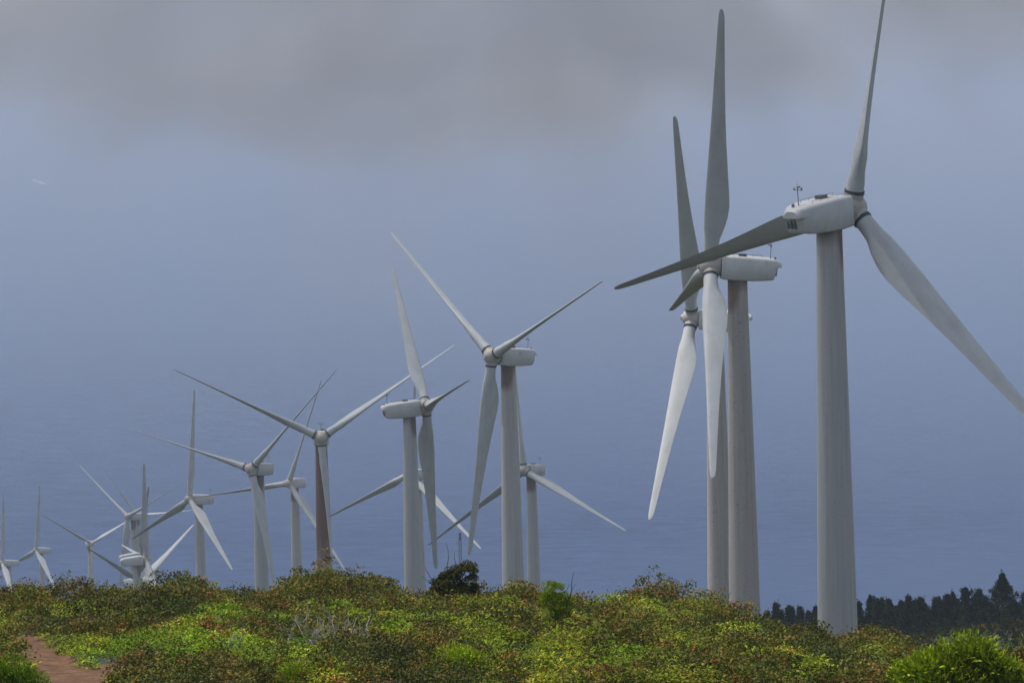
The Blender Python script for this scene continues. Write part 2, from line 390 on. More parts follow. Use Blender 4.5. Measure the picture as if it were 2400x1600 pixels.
def collar_mesh():
    bm = bmesh.new(); n = 28
    rings = [[(r*math.cos(2*math.pi*i/n), r*math.sin(2*math.pi*i/n), z) for i in range(n)] for z, r in
             ((1.52, .90), (1.53, 1.03), (1.60, 1.03), (1.61, .93), (1.72, .93), (1.73, 1.02), (1.86, 1.0), (1.87, .90))]
    loft(bm, rings); return bm_mesh('root_collar', bm, M['dark'], angle=30)
def mast_mesh():
    bm = bmesh.new()
    tube(bm, (-4.3, .1, .95), (-4.3, .1, 1.45), .11, .07); tube(bm, (-4.3, .1, 1.4), (-4.3, .1, 3.0), .05)
    tube(bm, (-4.3, -.42, 2.85), (-4.3, .55, 2.85), .04); tube(bm, (-4.3, .1, 3.0), (-4.3, .1, 3.7), .018)
    tube(bm, (-4.3, -.42, 2.8), (-4.3, -.42, 3.1), .09); tube(bm, (-4.3, .55, 2.8), (-4.3, .55, 3.05), .07)
    box(bm, (-4.15, .1, 3.1), (.5, .04, .16))
    return bm_mesh('anemometer_mast', bm, M['steel'])
def beacon_mesh():
    bm = bmesh.new(); tube(bm, (-4.9, .3, .9), (-4.9, .3, 1.25), .1); tube(bm, (-4.9, .3, 1.25), (-4.9, .3, 1.55), .18, .12)
    return bm_mesh('beacon_light', bm, M['steel'])
def rail_mesh():
    bm = bmesh.new()
    for s in (-1, 1):
        for x in (-3.2, -2.0, -.8, .6, 1.6): tube(bm, (x, s*.75, 1.28+.02*x), (x, s*.75, 1.72+.02*x), .022)
        tube(bm, (-3.2, s*.75, 1.66), (1.6, s*.75, 1.75), .02)
    return bm_mesh('roof_rail', bm, M['steel'])
def hatch_mesh():
    bm = bmesh.new(); box(bm, (-.6, .35, 1.66), (1.0, .9, .34)); bmesh.ops.bevel(bm, geom=bm.edges[:], offset=.04, segments=2, affect='EDGES')
    return bm_mesh('roof_hatch', bm, M['vent'])
def vent_mesh():
    bm = bmesh.new()
    for yc in (.18, .72):
        for i in range(8): box(bm, (-5.14+.012*i, yc, .02-.125*i), (.12, .46, .06), Matrix.Rotation(R(25), 3, 'Y'))
        for sy in (-.25, .25): box(bm, (-5.08, yc+sy, -.42), (.16, .05, 1.02), Matrix.Rotation(R(-6), 3, 'Y'))
    return bm_mesh('rear_vent', bm, M['vent'])
def seam_mesh():
    bm = bmesh.new(); n = 28
    rings = [[(x, r*math.cos(2*math.pi*i/n), r*math.sin(2*math.pi*i/n)) for i in range(n)] for x, r in ((2.08, 1.22), (2.2, 1.24), (2.24, 1.1))]
    loft(bm, rings); return bm_mesh('rotor_seal', bm, M['dark'])
ME = dict(tower=tower_mesh(M['tower']), tower_rusty=tower_mesh(M['tower_rusty'], 'tower_r'), tower_specked=tower_mesh(M['tower_specked'], 'tower_s'),
          nacelle=nacelle_mesh(), cap=cap_mesh(), hub=hub_mesh(), blade=blade_mesh(), collar=collar_mesh(), mast=mast_mesh(), rail=rail_mesh(),
          hatch=hatch_mesh(), vent=vent_mesh(), seal=seam_mesh(), beacon=beacon_mesh())
LABELS = {
 'T1': 'nearest, largest white turbine at the far right, boxy nacelle with dark vents seen from behind',
 'T2': "white turbine with speckled tower, nacelle in side view under the nearest turbine's dark blade",
 'T3': 'white turbine just behind the speckled tower, one bright blade hanging down to the left',
 'T4': 'large white turbine in the middle, blades in a wide Y, nacelle reaching right',
 'T5': 'white turbine left of the middle, nacelle reaching left, short broad blade pointing right',
 'T6': 'turbine mostly hidden behind the tower left of the middle, blades showing on both sides',
 'T7': 'small turbine just right of the large middle tower, one blade slanting down to the right',
 'T8': 'face-on turbine with brown rust-stained tower and two blades spread in a wide V',
 'T9': 'turbine directly left of the rust-stained one, a blade hanging down over its own tower',
 'T10': 'smaller turbine just left of the rust-stained tower, one thin blade level to the left',
 'T11': 'turbine right of the crowded cluster with one upright blade and rust at its tower top',
 'T12': 'turbine at the upper left of the crowded cluster, pale blade slanting up to the left',
 'T13': 'faintest turbine in the crowded cluster, thin pale blade slanting up left behind the others',
 'T14': 'turbine with the lowest, biggest nacelle of the crowded cluster, low over the scrub',
 'T15': 'turbine of the crowded cluster whose nacelle shows just above the lowest big nacelle',
 'T16': 'far turbine between the crowded cluster and the left edge, two blades in a flat V',
 'T18': 'turbine with its hub hidden by scrub below the cluster, pale blade rising to the right',
 'T19': 'far small turbine second from the left edge, upright blade and nacelle to the right',
 'T20': 'far turbine cut by the left edge of the picture, a thin upright blade showing',
}
FEATHER = {'T1': 30, 'T2': -6, 'T3': 0}
for n_, (px, D, yaw, ph) in TURB.items():
    b = bases[n_]
    t = empty('wind_turbine', tuple(b), R(yaw))
    tag(t, LABELS[n_], 'wind turbine', 'wind turbines down the ridge')
    mesh = ME['tower_rusty'] if n_ == 'T8' else ME['tower_specked'] if n_ in ('T2', 'T3') else ME['tower']
    tw = link_mesh('tower', mesh, t)
    if n_ == 'T8': tw['label'] = 'brown rust-stained tower'
    near = D < 2300
    M0 = Matrix.Translation((0, 0, HUBH)) @ Matrix.Rotation(-TILT, 4, 'Y')
    nc = link_mesh('nacelle', ME['nacelle'], t); nc.matrix_local = M0
    cp = link_mesh('rear_cap', ME['cap'], nc)
    for nm, key in (('roof_hatch', 'hatch'), ('rear_vent', 'vent'), ('anemometer_mast', 'mast'), ('roof_rail', 'rail'), ('beacon_light', 'beacon')):
        if near or key in ('vent', 'mast'): link_mesh(nm, ME[key], nc)
    hb = link_mesh('rotor_hub', ME['hub'], t); hb.matrix_local = M0 @ Matrix.Rotation(-R(ph), 4, 'X')
    if near: link_mesh('rotor_seal', ME['seal'], hb)
    for j in range(3):
        a = R(ph) + 2*math.pi*j/3
        bl = link_mesh('blade', ME['blade'], t)
        bl.matrix_local = M0 @ Matrix.Translation((OFF, 0, 0)) @ Matrix.Rotation(-a, 4, 'X') @ Matrix.Rotation(CONE, 4, 'Y') @ Matrix.Rotation(R(FEATHER.get(n_, 12)), 4, 'Z')
        if near: link_mesh('root_collar', ME['collar'], bl)

# ------------------------------------------------------------------ foliage machinery
def leaf_mat(name, trans=.16, gloss=.12):
    k = NT(name); at_ = k.n('ShaderNodeAttribute', attribute_name='tint'); c_ = at_.outputs['Color']
    k.l(c_, k.p.inputs['Base Color']); k.p.inputs['Roughness'].default_value = .6; k.p.inputs['Specular IOR Level'].default_value = gloss
    tr = k.n('ShaderNodeBsdfTranslucent'); k.l(k.mix(.5, c_, (.12, .16, .004)), tr.inputs[0])
    mx = k.n('ShaderNodeMixShader'); mx.inputs[0].default_value = trans
    k.l(k.p.outputs[0], mx.inputs[1]); k.l(tr.outputs[0], mx.inputs[2]); k.l(mx.outputs[0], k.out.inputs[0])
    return k.m
M['leaf'] = leaf_mat('leaves'); M['needle'] = leaf_mat('needles', .08, .04)
M['twig'] = plain('grey_twig', (.44, .39, .34), .8); M['bark'] = plain('brown_bark', (.09, .065, .045), .9)

def unit(v): return v/np.maximum(np.linalg.norm(v, axis=-1, keepdims=True), 1e-9)
def leaves(name, P, Dr, Nn, L, W, C, mat, parent=None, fold=.18):
    """one diamond leaf per row"""
    Dr = unit(Dr); side = unit(np.cross(Dr, Nn)); nn = np.cross(side, Dr)
    L = L[:, None]; W = W[:, None]
    v = np.stack([P, P+Dr*L*.45+side*W*.5+nn*W*fold, P+Dr*L, P+Dr*L*.45-side*W*.5+nn*W*fold], 1)
    q = np.arange(len(P)*4).reshape(-1, 4)
    me = np_mesh(name, v.reshape(-1, 3), q); me.materials.append(mat)
    a = me.attributes.new('tint', 'FLOAT_COLOR', 'FACE')
    a.data.foreach_set('color', np.concatenate([np.clip(C, .002, 1), np.ones((len(C), 1))], 1).astype(np.float32).ravel())
    return link_mesh(name, me, parent)
PAL = {  # natural leaf colours: list of (colour, weight)
 'fern': [((.23, .27, .010), 5), ((.15, .21, .010), 4), ((.30, .27, .02), 1), ((.22, .13, .02), .6)],
 'lime': [((.15, .25, .004), 5), ((.10, .19, .004), 3), ((.24, .29, .01), 1)],
 'bright': [((.27, .36, .008), 5), ((.18, .27, .008), 3), ((.36, .42, .03), 1.5), ((.20, .15, .03), .3)],
 'olive': [((.095, .10, .012), 4), ((.06, .075, .010), 3), ((.17, .12, .018), 2), ((.20, .08, .02), 1)],
 'rust': [((.145, .100, .022), 4), ((.10, .070, .020), 4), ((.20, .105, .022), .9), ((.12, .13, .016), 4), ((.28, .19, .06), .5), ((.05, .055, .012), 2)],
 'dark': [((.03, .045, .008), 5), ((.055, .065, .010), 3), ((.10, .08, .015), 2)],
 'grey': [((.15, .115, .08), 4), ((.09, .07, .05), 5), ((.27, .24, .21), 1.2), ((.09, .085, .03), 2)],
 'needle': [((.016, .028, .008), 5), ((.028, .040, .011), 3), ((.040, .038, .016), 1)],
}
def pick(pal, n):
    p = PAL[pal]; wt = np.array([x[1] for x in p]); c_ = np.array([x[0] for x in p])
    return c_[rng.choice(len(p), n, p=wt/wt.sum())]*rng.uniform(.8, 1.22, (n, 1))
def mound(cx, cy, cz, r, h, n, style, lsz, clumps=None, ry=None):
    """leaves of one plant: many small tufts sitting on the upper shell of a mound"""
    ry = ry or r
    big = style in ('up', 'leafy')
    K = clumps or max(6, int((10 if big else 20)*(r/.5)**1.4))
    th = rng.uniform(0, 2*np.pi, K); ze = rng.uniform(0.0, 1, K)**.75; rr = np.sqrt(1-ze**2)*.95
    s = rng.uniform(.70, 1.02, K)
    cc = np.stack([np.cos(th)*rr*r*s, np.sin(th)*rr*ry*s, ze*h*s], 1)
    cr = (rng.uniform(.14, .30, K) if big else rng.uniform(.09, .25, K))*min(max(r/.6, .7), 1.6)
    i = rng.integers(0, K, n); g = rng.normal(size=(n, 3)); g[:, 2] = np.abs(g[:, 2])*1.1-.25; g = unit(g)
    g2 = g*(rng.uniform(.35, 1, (n, 1))**.4)
    P = cc[i] + g2*cr[i][:, None]*np.array([1.15, 1.15, .55 if style == 'fern' else .85])
    P[:, 2] = np.maximum(P[:, 2], .0); out = unit(P*np.array([1/r, 1/ry, .8/h])+1e-6)
    P += (cx, cy, cz)
    rd = rng.normal(size=(n, 3))
    if style == 'fern': Nn = unit(np.array([0, 0, .9])+g*.8+rd[:, ::-1]*.25); D_ = unit(g*np.array([1, 1, .2])+rd*.35)
    elif style == 'leafy': D_ = unit(g*.9+np.array([0, 0, .45])+rd*.5); Nn = unit(g*.6+np.array([0, 0, .5])+rd[:, ::-1]*.7)
    elif style == 'up': D_ = unit(np.array([0, 0, 1.])*.9+g*.5+rd*.35); Nn = unit(out+rd[:, ::-1]*.5)
    else: Nn = unit(g*1.0+np.array([0, 0, .35])+rd[:, ::-1]*.45); D_ = unit(np.cross(Nn, rd)+g*.3)
    L = lsz*rng.uniform(.6, 1.35, n)
    return P, D_, Nn, L, i, K
def twigs(name, base, n, length, spread, parent=None, r0=.018, mat=None, seed=0, levels=3):
    rd = random.Random(seed); bm = bmesh.new()
    def grow(p, d, l, r, lv):
        q = p
        for s_ in range(3):
            d = (d+Vector((rd.uniform(-1, 1), rd.uniform(-1, 1), rd.uniform(-.5, .8)))*.28).normalized()
            e = q+d*l/3; tube(bm, q, e, r*(1-.22*s_), r*(1-.22*(s_+1)), 5); q = e
            if lv > 0 and rd.random() < .85:
                grow(q, (d+Vector((rd.uniform(-1, 1), rd.uniform(-1, 1), rd.uniform(-.3, .9)))*.9).normalized(), l*rd.uniform(.45, .7), r*.55, lv-1)
    for i in range(n):
        a = rd.uniform(0, 6.28); o = Vector((math.cos(a), math.sin(a), 0))*rd.uniform(0, spread)
        grow(Vector(base)+o*.4, (o/max(spread, .01)*.7+Vector((0, 0, 1))).normalized(), length*rd.uniform(.6, 1.1), r0, levels-1)
    return link_mesh(name, bm_mesh(name, bm, mat or M['twig']), parent)

# ------------------------------------------------------------------ individual shrubs
CLEAR = []                                             # places kept free of the ground cover
def shrub(label, u, v_base, wpx, hpx, pal, style, lsz, n, y=None, name='shrub', cat='shrub', tw=True, group=None, depth=1.0, clumps=None, sub=None, front=0, lift=0):
    y = y or row_to_y(u, v_base); x = x_at(u, v_base, y); m = y/F*1.004
    z = float(height(np.array([x]), np.array([y]))[0]) - .05 + lift
    r = wpx*m/2; h = hpx*m
    root = empty(name, (x, y, z)); tag(root, label, cat, group)
    if sub is None: sub = [(0, 0, 0, 1, 1, 1)]
    PP = []
    for (ox, oy, oz, sr, sh, fr) in sub:
        P, D_, Nn, L, i, K = mound(ox*r, oy*r, oz*h, r*sr, h*sh, int(n*fr), style, lsz, clumps, r*depth*sr)
        C = .5*(pick(pal, len(P))+pick(pal, K)[i])*(rng.uniform(.7, 1.25, K)[i][:, None]); PP.append((P, D_, Nn, L, C))
    P, D_, Nn, L, C = [np.concatenate(a) for a in zip(*PP)]
    leaves('foliage', P, D_, Nn, L, L*(.26 if style == 'up' else .36 if style == 'leafy' else .42 if style == 'fern' else .5), C, M['leaf'], root)
    if tw: twigs('stem', (0, 0, -.1), 6, h*.9, r*.5, root, r0=.022, mat=M['bark'], seed=int(u), levels=2)
    CLEAR.append((x, y, r*.85, r*depth*.85))
    if front: CLEAR.append((x, y-front/2, r*.9, front/2+.3))
    return root
shrub('round bright green bush standing alone on the scrubby slope, right of the middle', 1305, 1512, 68, 104, 'bright', 'leafy', .07, 6500, clumps=34, front=6, lift=.42)
shrub('big bright yellow-green bush with long upright leaves at the lower right corner', 2245, 1650, 300, 98, 'bright', 'leafy', .14, 15000, depth=.8, clumps=75,
      sub=[(-.35, 0, 0, .62, .86, .4), (.22, .1, .05, .66, .98, .45), (.7, 0, 0, .38, .62, .15)])
shrub('bright green bush beside the red dirt path at the lower left corner', 28, 1650, 150, 105, 'lime', 'leafy', .08, 11000, depth=.8, clumps=30)
shrub('dark flat-topped shrub with a gap in its crown on the skyline', 1066, 1408, 122, 96, 'dark', 'round', .06, 14000, y=247, lift=.42,
      clumps=26,
      sub=[(-.45, 0, .06, .56, .58, .32), (.28, 0, -.05, .66, .52, .28), (.40, 0, .52, .52, .44, .24), (-.10, 0, .44, .32, .34, .10), (-.3, 0, -.1, .8, .4, .06)])
shrub('lime green shrub on the skyline just right of the dark flat-topped shrub', 1168, 1412, 78, 58, 'lime', 'up', .06, 4200, y=246, lift=.22)
shrub('dark olive rounded shrub on the skyline below the turbine with one upright blade', 490, 1412, 130, 62, 'olive', 'round', .055, 8500, y=246, clumps=26)
shrub('broad brown shrub on the highest skyline hump, at the foot of the rust-stained tower', 745, 1402, 120, 66, 'rust', 'round', .055, 7500, y=247, clumps=24)
shrub('olive shrub with reddish tips on the skyline right of the rust-stained tower', 862, 1408, 125, 66, 'olive', 'round', .055, 7500, y=246, clumps=24)
shrub('low dark green shrub on the skyline below the crowded cluster of turbines', 335, 1396, 90, 38, 'dark', 'round', .05, 4500, y=247)
shrub('rusty brown leafy shrub directly left of the foot of the nearest turbine', 1908, 1510, 80, 62, 'rust', 'round', .06, 4000, y=246)
shrub('sparse rusty shrub with pale leaf tips directly right of the foot of the nearest turbine', 2042, 1536, 64, 70, 'rust', 'round', .06, 2400, y=240)
shrub('small spindly green shrub sticking up from the skyline right of the middle', 1532, 1412, 34, 44, 'olive', 'round', .05, 700, y=248)
shrub('small pale lime shrub below and right of the dark flat-topped shrub', 1180, 1474, 30, 34, 'lime', 'up', .05, 1500)
shrub('spreading bright green shrub at the bottom edge in the middle of the picture', 1085, 1625, 190, 84, 'bright', 'leafy', .08, 12000, depth=.7, clumps=36)
shrub('bright lime shrub at the bottom edge below the bleached dead bushes', 735, 1640, 190, 72, 'bright', 'leafy', .08, 10000, depth=.7, clumps=30)
shrub('wide olive green shrub at the bottom edge, left of the big yellow-green bush', 1720, 1610, 150, 60, 'olive', 'up', .06, 7000, depth=.7, clumps=26)
shrub('feathery olive shrub at the lower right of the middle, in front of the fern bank', 1330, 1605, 170, 66, 'fern', 'up', .07, 8000, depth=.7, clumps=26)
def dead(label, u, v_base, hpx, n, spread, seed):
    y = row_to_y(u, v_base); x = x_at(u, v_base, y); z = float(height(np.array([x]), np.array([y]))[0])
    root = empty('dead_bush', (x, y, z)); tag(root, label, 'dead bush', 'bleached dead bushes in the scrub')
    twigs('branches', (0, 0, .22), n, hpx*y/F*1.1, spread, root, r0=.030, seed=seed, levels=3)
    CLEAR.append((x, y-.8, .45, 1.6))
dead('bleached forked dead bush, leftmost of the bare bushes above the lime shrub', 676, 1556, 62, 3, .22, 3)
dead('twisted bleached dead bush standing in the middle of the bare bushes', 728, 1570, 62, 4, .20, 5)
dead('bleached dead bush with the widest fan of twigs, rising beside the twisted one', 768, 1564, 66, 6, .40, 9)
dead('low tangle of bleached twigs, rightmost of the bare bushes', 845, 1562, 50, 8, .45, 12)
dead('small bleached twigs poking out of brown scrub at the lower left of the middle', 548, 1570, 34, 4, .3, 15)
dead('bare pale twigs at the foot of the big yellow-green bush, lower right edge', 2392, 1610, 80, 3, .2, 21)

# ------------------------------------------------------------------ ground cover (nobody could count it)
step = .92
gx, gy = np.meshgrid(np.arange(-25, 25, step), np.arange(183, 262, step*1.05))
gx = gx.ravel()+rng.uniform(-.45, .45, gx.size); gy = gy.ravel()+rng.uniform(-.45, .45, gy.size)
pd = path_dist(gx, gy); ok = pd > .18
gx, gy, pd = gx[ok], gy[ok], pd[ok]
for (x, y, r, d) in CLEAR:
    ok = ((gx-x)/max(r, .1))**2+((gy-y)/max(d, .1))**2 > .55; gx, gy, pd = gx[ok], gy[ok], pd[ok]
gz = height(gx, gy)
na_ = fbm(gx/2.6, gy/5.5, 201, 3)+rng.normal(0, .055, gx.size); nb_ = fbm(gx/1.9, gy/4.5, 301, 3)+rng.normal(0, .055, gx.size)
t_ = (gy-186)/64.
kind = np.full(gx.size, 'rust', dtype=object)
fern_thr = np.interp(t_, [0, .25, .6, .8, 1.0, 1.2], [.50, .44, .42, .51, .62, .66])
kind[(nb_ > .50)] = 'olive'
kind[(na_ > fern_thr)] = 'fern'
kind[(na_ > fern_thr+.24) | ((na_ > .56) & (nb_ > .70) & (t_ < .6))] = 'lime'
kind[(na_ < .33) & (nb_ < .52)] = 'grey'
kind[(nb_ < .34)] = 'dark'
infr = np.abs(gx) < gy*.0602+1.0
KINDS = {'fern': ('fern_thicket', 'mats of bright yellow-green fern covering the slope', 'fern', 'fern', .10, 1.15, .42),
         'rust': ('brown_scrub', 'low rust-brown and orange-tinged scrub covering the slope', 'scrub', 'round', .075, 1.2, .56),
         'olive': ('olive_scrub', 'low olive-green leafy scrub covering the slope', 'scrub', 'round', .078, 1.2, .62),
         'lime': ('green_scrub', 'patches of vivid green upright scrub among the ferns', 'scrub', 'fern', .095, 1.1, .46),
         'dark': ('dark_scrub', 'dark green scrub filling the hollows of the slope', 'scrub', 'round', .075, 1.0, .55),
         'grey': ('dry_scrub', 'grey dried-out twiggy scrub in patches on the slope', 'scrub', 'up', .06, .8, .26)}
for kd, (nm, lab, cat, style, lsz, dens, hh) in KINDS.items():
    acc = []
    for i in np.nonzero(kind == kd)[0]:
        r = random.uniform(.38, 1.0)*random.uniform(.8, 1.1); h = hh*random.uniform(.45, 1.75)
        if random.random() < .06: h *= 1.5
        if pd[i] < .8: h *= .6; r = min(r, max(.18, pd[i]*.8))
        n = int((420 if infr[i] else 90)*dens*(r/.55)**1.7); ls = lsz if infr[i] else lsz*1.7
        P, D_, Nn, L, ci, K = mound(gx[i], gy[i], gz[i]-.06, r, h, max(n, 30), style, ls)
        C = 1.15*pick(kd, K)[ci]*rng.uniform(.88, 1.14, (len(P), 1))*(rng.uniform(.72, 1.28, K)[ci][:, None])*random.uniform(.65, 1.3)
        if kd != 'grey' and random.random() < .012: C[:len(C)//7] = (.28, .03, .02)
        acc.append((P, D_, Nn, L, C))
    P, D_, Nn, L, C = [np.concatenate(a) for a in zip(*acc)]
    wf = {'fern': .5, 'up': .28, 'round': .62}[style]*(.35 if kd == 'grey' else 1)
    tag(leaves(nm, P, D_, Nn, L, L*wf, C, M['leaf']), lab, cat, kind='stuff')
    print(kd, len(P))

# low growth on the rise in front of the far trees
n = 90000
fx = rng.uniform(20, 190, n); fy = rng.uniform(1080, 1330, n); keepm = (fbm(fx/9, fy/9, 55, 3) > .32); fx, fy = fx[keepm], fy[keepm]; n = len(fx)
fz = height(fx, fy); hh_ = (fbm(fx/5, fy/5, 56, 2))*1.1
P = np.stack([fx, fy, fz+rng.uniform(0, 1, n)*hh_], 1); rd = rng.normal(size=(n, 3))
tone = fbm(fx/14, fy/14, 58, 3)[:, None]; C = pick('olive', n)*(tone < .5)+pick('lime', n)*.7*(tone >= .5)
tag(leaves('far_scrub', P, unit(rd+np.array([0, 0, .8])), unit(rng.normal(size=(n, 3))+np.array([0, 0, 1.2])), rng.uniform(.5, 1.1, n), rng.uniform(.35, .7, n), C*.30, M['needle']),
    'low green scrub on the far rise at the foot of the dark trees', 'scrub', kind='stuff')

# ------------------------------------------------------------------ far row of dark conifers
def conifer(u, vtop, y, wid, label, seed):
    x = x_at(u, vtop, y); top = row_z(vtop, y, x); z = float(height(np.array([x]), np.array([y]))[0]); H = float(top-z)
    root = empty('conifer_tree', (x, y, z-.1)); tag(root, label, 'tree', 'dark conifers in the far row')
    bm = bmesh.new(); n0 = 7; ax = random.uniform(-.15, .15)
    tube(bm, (0, 0, -.5), (ax*.5, 0, H*.55), .20, .12, 8); tube(bm, (ax*.5, 0, H*.55), (ax, 0, H*.97), .12, .02, 6)
    NB = 60; tips = []
    for i in range(NB):
        f_ = .05+.93*(i+random.random())/NB; zz = f_*H; rr = wid*(1-f_)**.95*random.uniform(.55, 1.1)+.10
        if f_ > .9: rr *= .8
        a = random.uniform(0, 6.28); e = Vector((ax*f_+math.cos(a)*rr, math.sin(a)*rr, zz+rr*random.uniform(.25, .75)))
        tube(bm, (ax*f_, 0, zz), e, .045, .015, 4); tips.append((Vector((ax*f_, 0, zz)), e, rr))
    for j in range(random.randint(1, 3) if wid < 3 else 0):                # stray leaders give the ragged top
        a = random.uniform(0, 6.28); zz = H*random.uniform(.72, .9); e = Vector((math.cos(a)*wid*.32, math.sin(a)*wid*.32, H*random.uniform(.88, .97)))
        tube(bm, (0, 0, zz), e, .04, .01, 4); tips.append((Vector((0, 0, zz)), e, .5)); tips.append((Vector((0, 0, zz)), e, .5))
    link_mesh('trunk', bm_mesh('trunk', bm, M['bark']), root)
    m = int(2600*max(wid, 1.2)*H/11)                    # feathery tapering crown with lumps and a ragged pointed top
    f_ = rng.uniform(.02, 1, m)**.85; th = rng.uniform(0, 6.283, m)
    lump = 1+.28*np.sin(th*2+f_*9+seed)+.22*np.sin(th*3-f_*23+seed*2)+.20*np.sin(f_*41+th+seed)
    rad = (wid*np.minimum((1-f_)*1.25, 1)**1.05+.07)*lump*rng.uniform(.15, 1, m)**.45
    P = np.stack([ax*f_+np.cos(th)*rad, np.sin(th)*rad, f_*H*.985], 1)+rng.normal(0, .07, (m, 3))
    for _, e, rr in tips[-4:]:
        q = rng.normal(0, 1, (40, 3))*np.array([.10, .10, .35])+np.array(e)-np.array([0, 0, .3]); P = np.concatenate([P, q])
    m = len(P); rd = rng.normal(size=(m, 3))
    D_ = unit(rd*.45+P*np.array([.5, .5, 0])/wid+np.array([0, 0, .55])); C = pick('needle', m)*random.uniform(.75, 1.25)
    leaves('crown', P, D_, unit(rng.normal(size=(m, 3))), rng.uniform(.25, .55, m), rng.uniform(.09, .18, m), C, M['needle'], root)
tops = [(1801, 1432), (1818, 1413), (1830, 1432), (1849, 1419), (1858, 1423), (1873, 1421), (1893, 1430), (1910, 1421), (1923, 1430), (1938, 1420), (1962, 1412), (1985, 1418),
        (2013, 1409), (2041, 1394), (2055, 1403), (2069, 1402), (2086, 1404), (2097, 1419), (2110, 1409), (2126, 1397), (2142, 1407), (2156, 1399), (2168, 1414),
        (2191, 1400), (2201, 1398), (2223, 1393), (2233, 1389), (2246, 1403), (2265, 1377), (2285, 1393), (2295, 1380), (2307, 1396), (2319, 1411), (2349, 1345), (2366, 1398), (2390, 1420), (2401, 1390), (2425, 1385), (2450, 1400), (2480, 1380)]
ORD = 'first second third fourth fifth sixth seventh eighth ninth tenth eleventh twelfth thirteenth fourteenth fifteenth sixteenth seventeenth'.split()
cnt = {}
def zone(u, rank):
    a = ('low row left of the nearest tower' if u < 1952 else 'row right of the nearest tower' if u < 2185
         else 'taller right end of the row')
    cnt[(a, rank)] = cnt.get((a, rank), -1)+1
    return ('%s %s from the left in the %s' % (ORD[cnt[(a, rank)]], rank, a))
for i, (u, v) in enumerate(tops):
    y = 1265 + random.uniform(-35, 70); wid = 1.35+random.uniform(0, .6)
    if u == 2349: wid = 3.6; y = 1240; lab = 'tallest dark conifer, pointed and standing alone above the right end of the far row'
    elif u < 2345: lab = zone(u, 'dark conifer top')
    elif u < 2400: lab = {2366: 'dark conifer pressed against the right side of the tallest conifer', 2390: 'lower dark conifer between the tallest one and the right edge'}[u]
    elif u == 2401: lab = 'dark conifer cut by the right edge of the picture'
    else: lab = ''
    if lab: conifer(u, v, y, wid, lab, i)
for i in range(30):                                   # a second, lower rank closes the gaps
    u = 1800+i*20+random.uniform(-6, 6); v = np.interp(u, [1800, 1930, 2050, 2200, 2350, 2500], [1452, 1448, 1428, 1425, 1420, 1415])+random.uniform(-8, 12)
    conifer(u, v, 1235+random.uniform(-20, 20), 2.1, zone(u, 'lower conifer'), 100+i)

# ------------------------------------------------------------------ distant lattice mast and boat
y = 4100.; x = x_at(1078, 1260, y); zt = row_z(1250, y, x); zg = float(height(np.array([x]), np.array([y]))[0])-.5; Hm = float(zt-zg)
root = empty('lattice_mast', (x, y, zg)); tag(root, 'faint dark lattice mast with a small dish, far off above the dark flat-topped shrub', 'mast')
bm = bmesh.new(); ns = 16
for i in range(ns):
    z0, z1 = Hm*i/ns, Hm*(i+1)/ns; w0 = 2.4-1.3*i/ns; w1 = 2.4-1.3*(i+1)/ns
    cs0 = [Vector((sx*w0/2, sy*w0/2, z0)) for sx, sy in ((-1, -1), (1, -1), (1, 1), (-1, 1))]; cs1 = [Vector((sx*w1/2, sy*w1/2, z1)) for sx, sy in ((-1, -1), (1, -1), (1, 1), (-1, 1))]
    for j in range(4): tube(bm, cs0[j], cs1[j], .13, n=5); tube(bm, cs0[j], cs1[(j+1) % 4], .08, n=4); tube(bm, cs0[j], cs0[(j+1) % 4], .08, n=4); tube(bm, cs1[j], cs0[(j+1) % 4], .08, n=4)
link_mesh('lattice', bm_mesh('lattice', bm, plain('mast_steel', (.05, .06, .08), .6)), root)
bm = bmesh.new()
for z_ in (1.0, 3.2): tube(bm, (0, 0, Hm-z_), (.0, 0, Hm-z_+1.6), .5, n=8)
link_mesh('antenna', bm_mesh('antenna', bm, M['dark']), root)
bm = bmesh.new(); rings = []
for d_, r in ((0, .1), (.15, .8), (.4, 1.25), (.45, 1.25)): rings.append([(-1.0-d_, r*math.cos(i*math.pi/8), Hm-4.0+r*math.sin(i*math.pi/8)) for i in range(16)])
loft(bm, rings); tube(bm, (-.5, 0, Hm-4), (-1.1, 0, Hm-4), .12)
link_mesh('dish', bm_mesh('dish', bm, plain('dish_white', (.55, .52, .50), .5)), root)

def on_sea(u, v):
    r = ray(u, v); return r*(SEA/r[2])
b0 = on_sea(80, 424); b1 = on_sea(98, 429)
d = b1-b0; ang = math.atan2(-d[1], -d[0])
root = empty('motor_boat', (b0[0], b0[1], SEA), ang); tag(root, 'tiny white motor boat trailing a pale wake on the open sea at the left', 'boat')
bm = bmesh.new(); rings = []
for x_, w_, zd in ((-4.5, 1.3, 1.1), (-1, 1.5, 1.1), (2.5, 1.1, 1.3), (4.4, .15, 1.6)):
    rings.append([(x_, w_, zd), (x_, w_*.8, .1), (x_, 0, -.4), (x_, -w_*.8, .1), (x_, -w_, zd)])
loft(bm, rings); white = plain('boat_white', (.8, .8, .8), .35)
link_mesh('hull', bm_mesh('hull', bm, white), root)
bm = bmesh.new(); box(bm, (-.4, 0, 1.75), (2.8, 1.9, 1.3)); bmesh.ops.bevel(bm, geom=bm.edges[:], offset=.15, segments=2, affect='EDGES')
link_mesh('cabin', bm_mesh('cabin', bm, white), root)
k = NT('wake_foam'); c = k.n('ShaderNodeTexCoord'); nz = k.n('ShaderNodeTexNoise', i_Scale=.25, i_Detail=6.0); k.l(c.outputs['Object'], nz.inputs[0])
k.l(k.ramp(nz.outputs[0], [(.35, (.10, .17, .28)), (.6, (.65, .68, .70))]), k.p.inputs['Base Color']); k.p.inputs['Roughness'].default_value = .8
wv = []
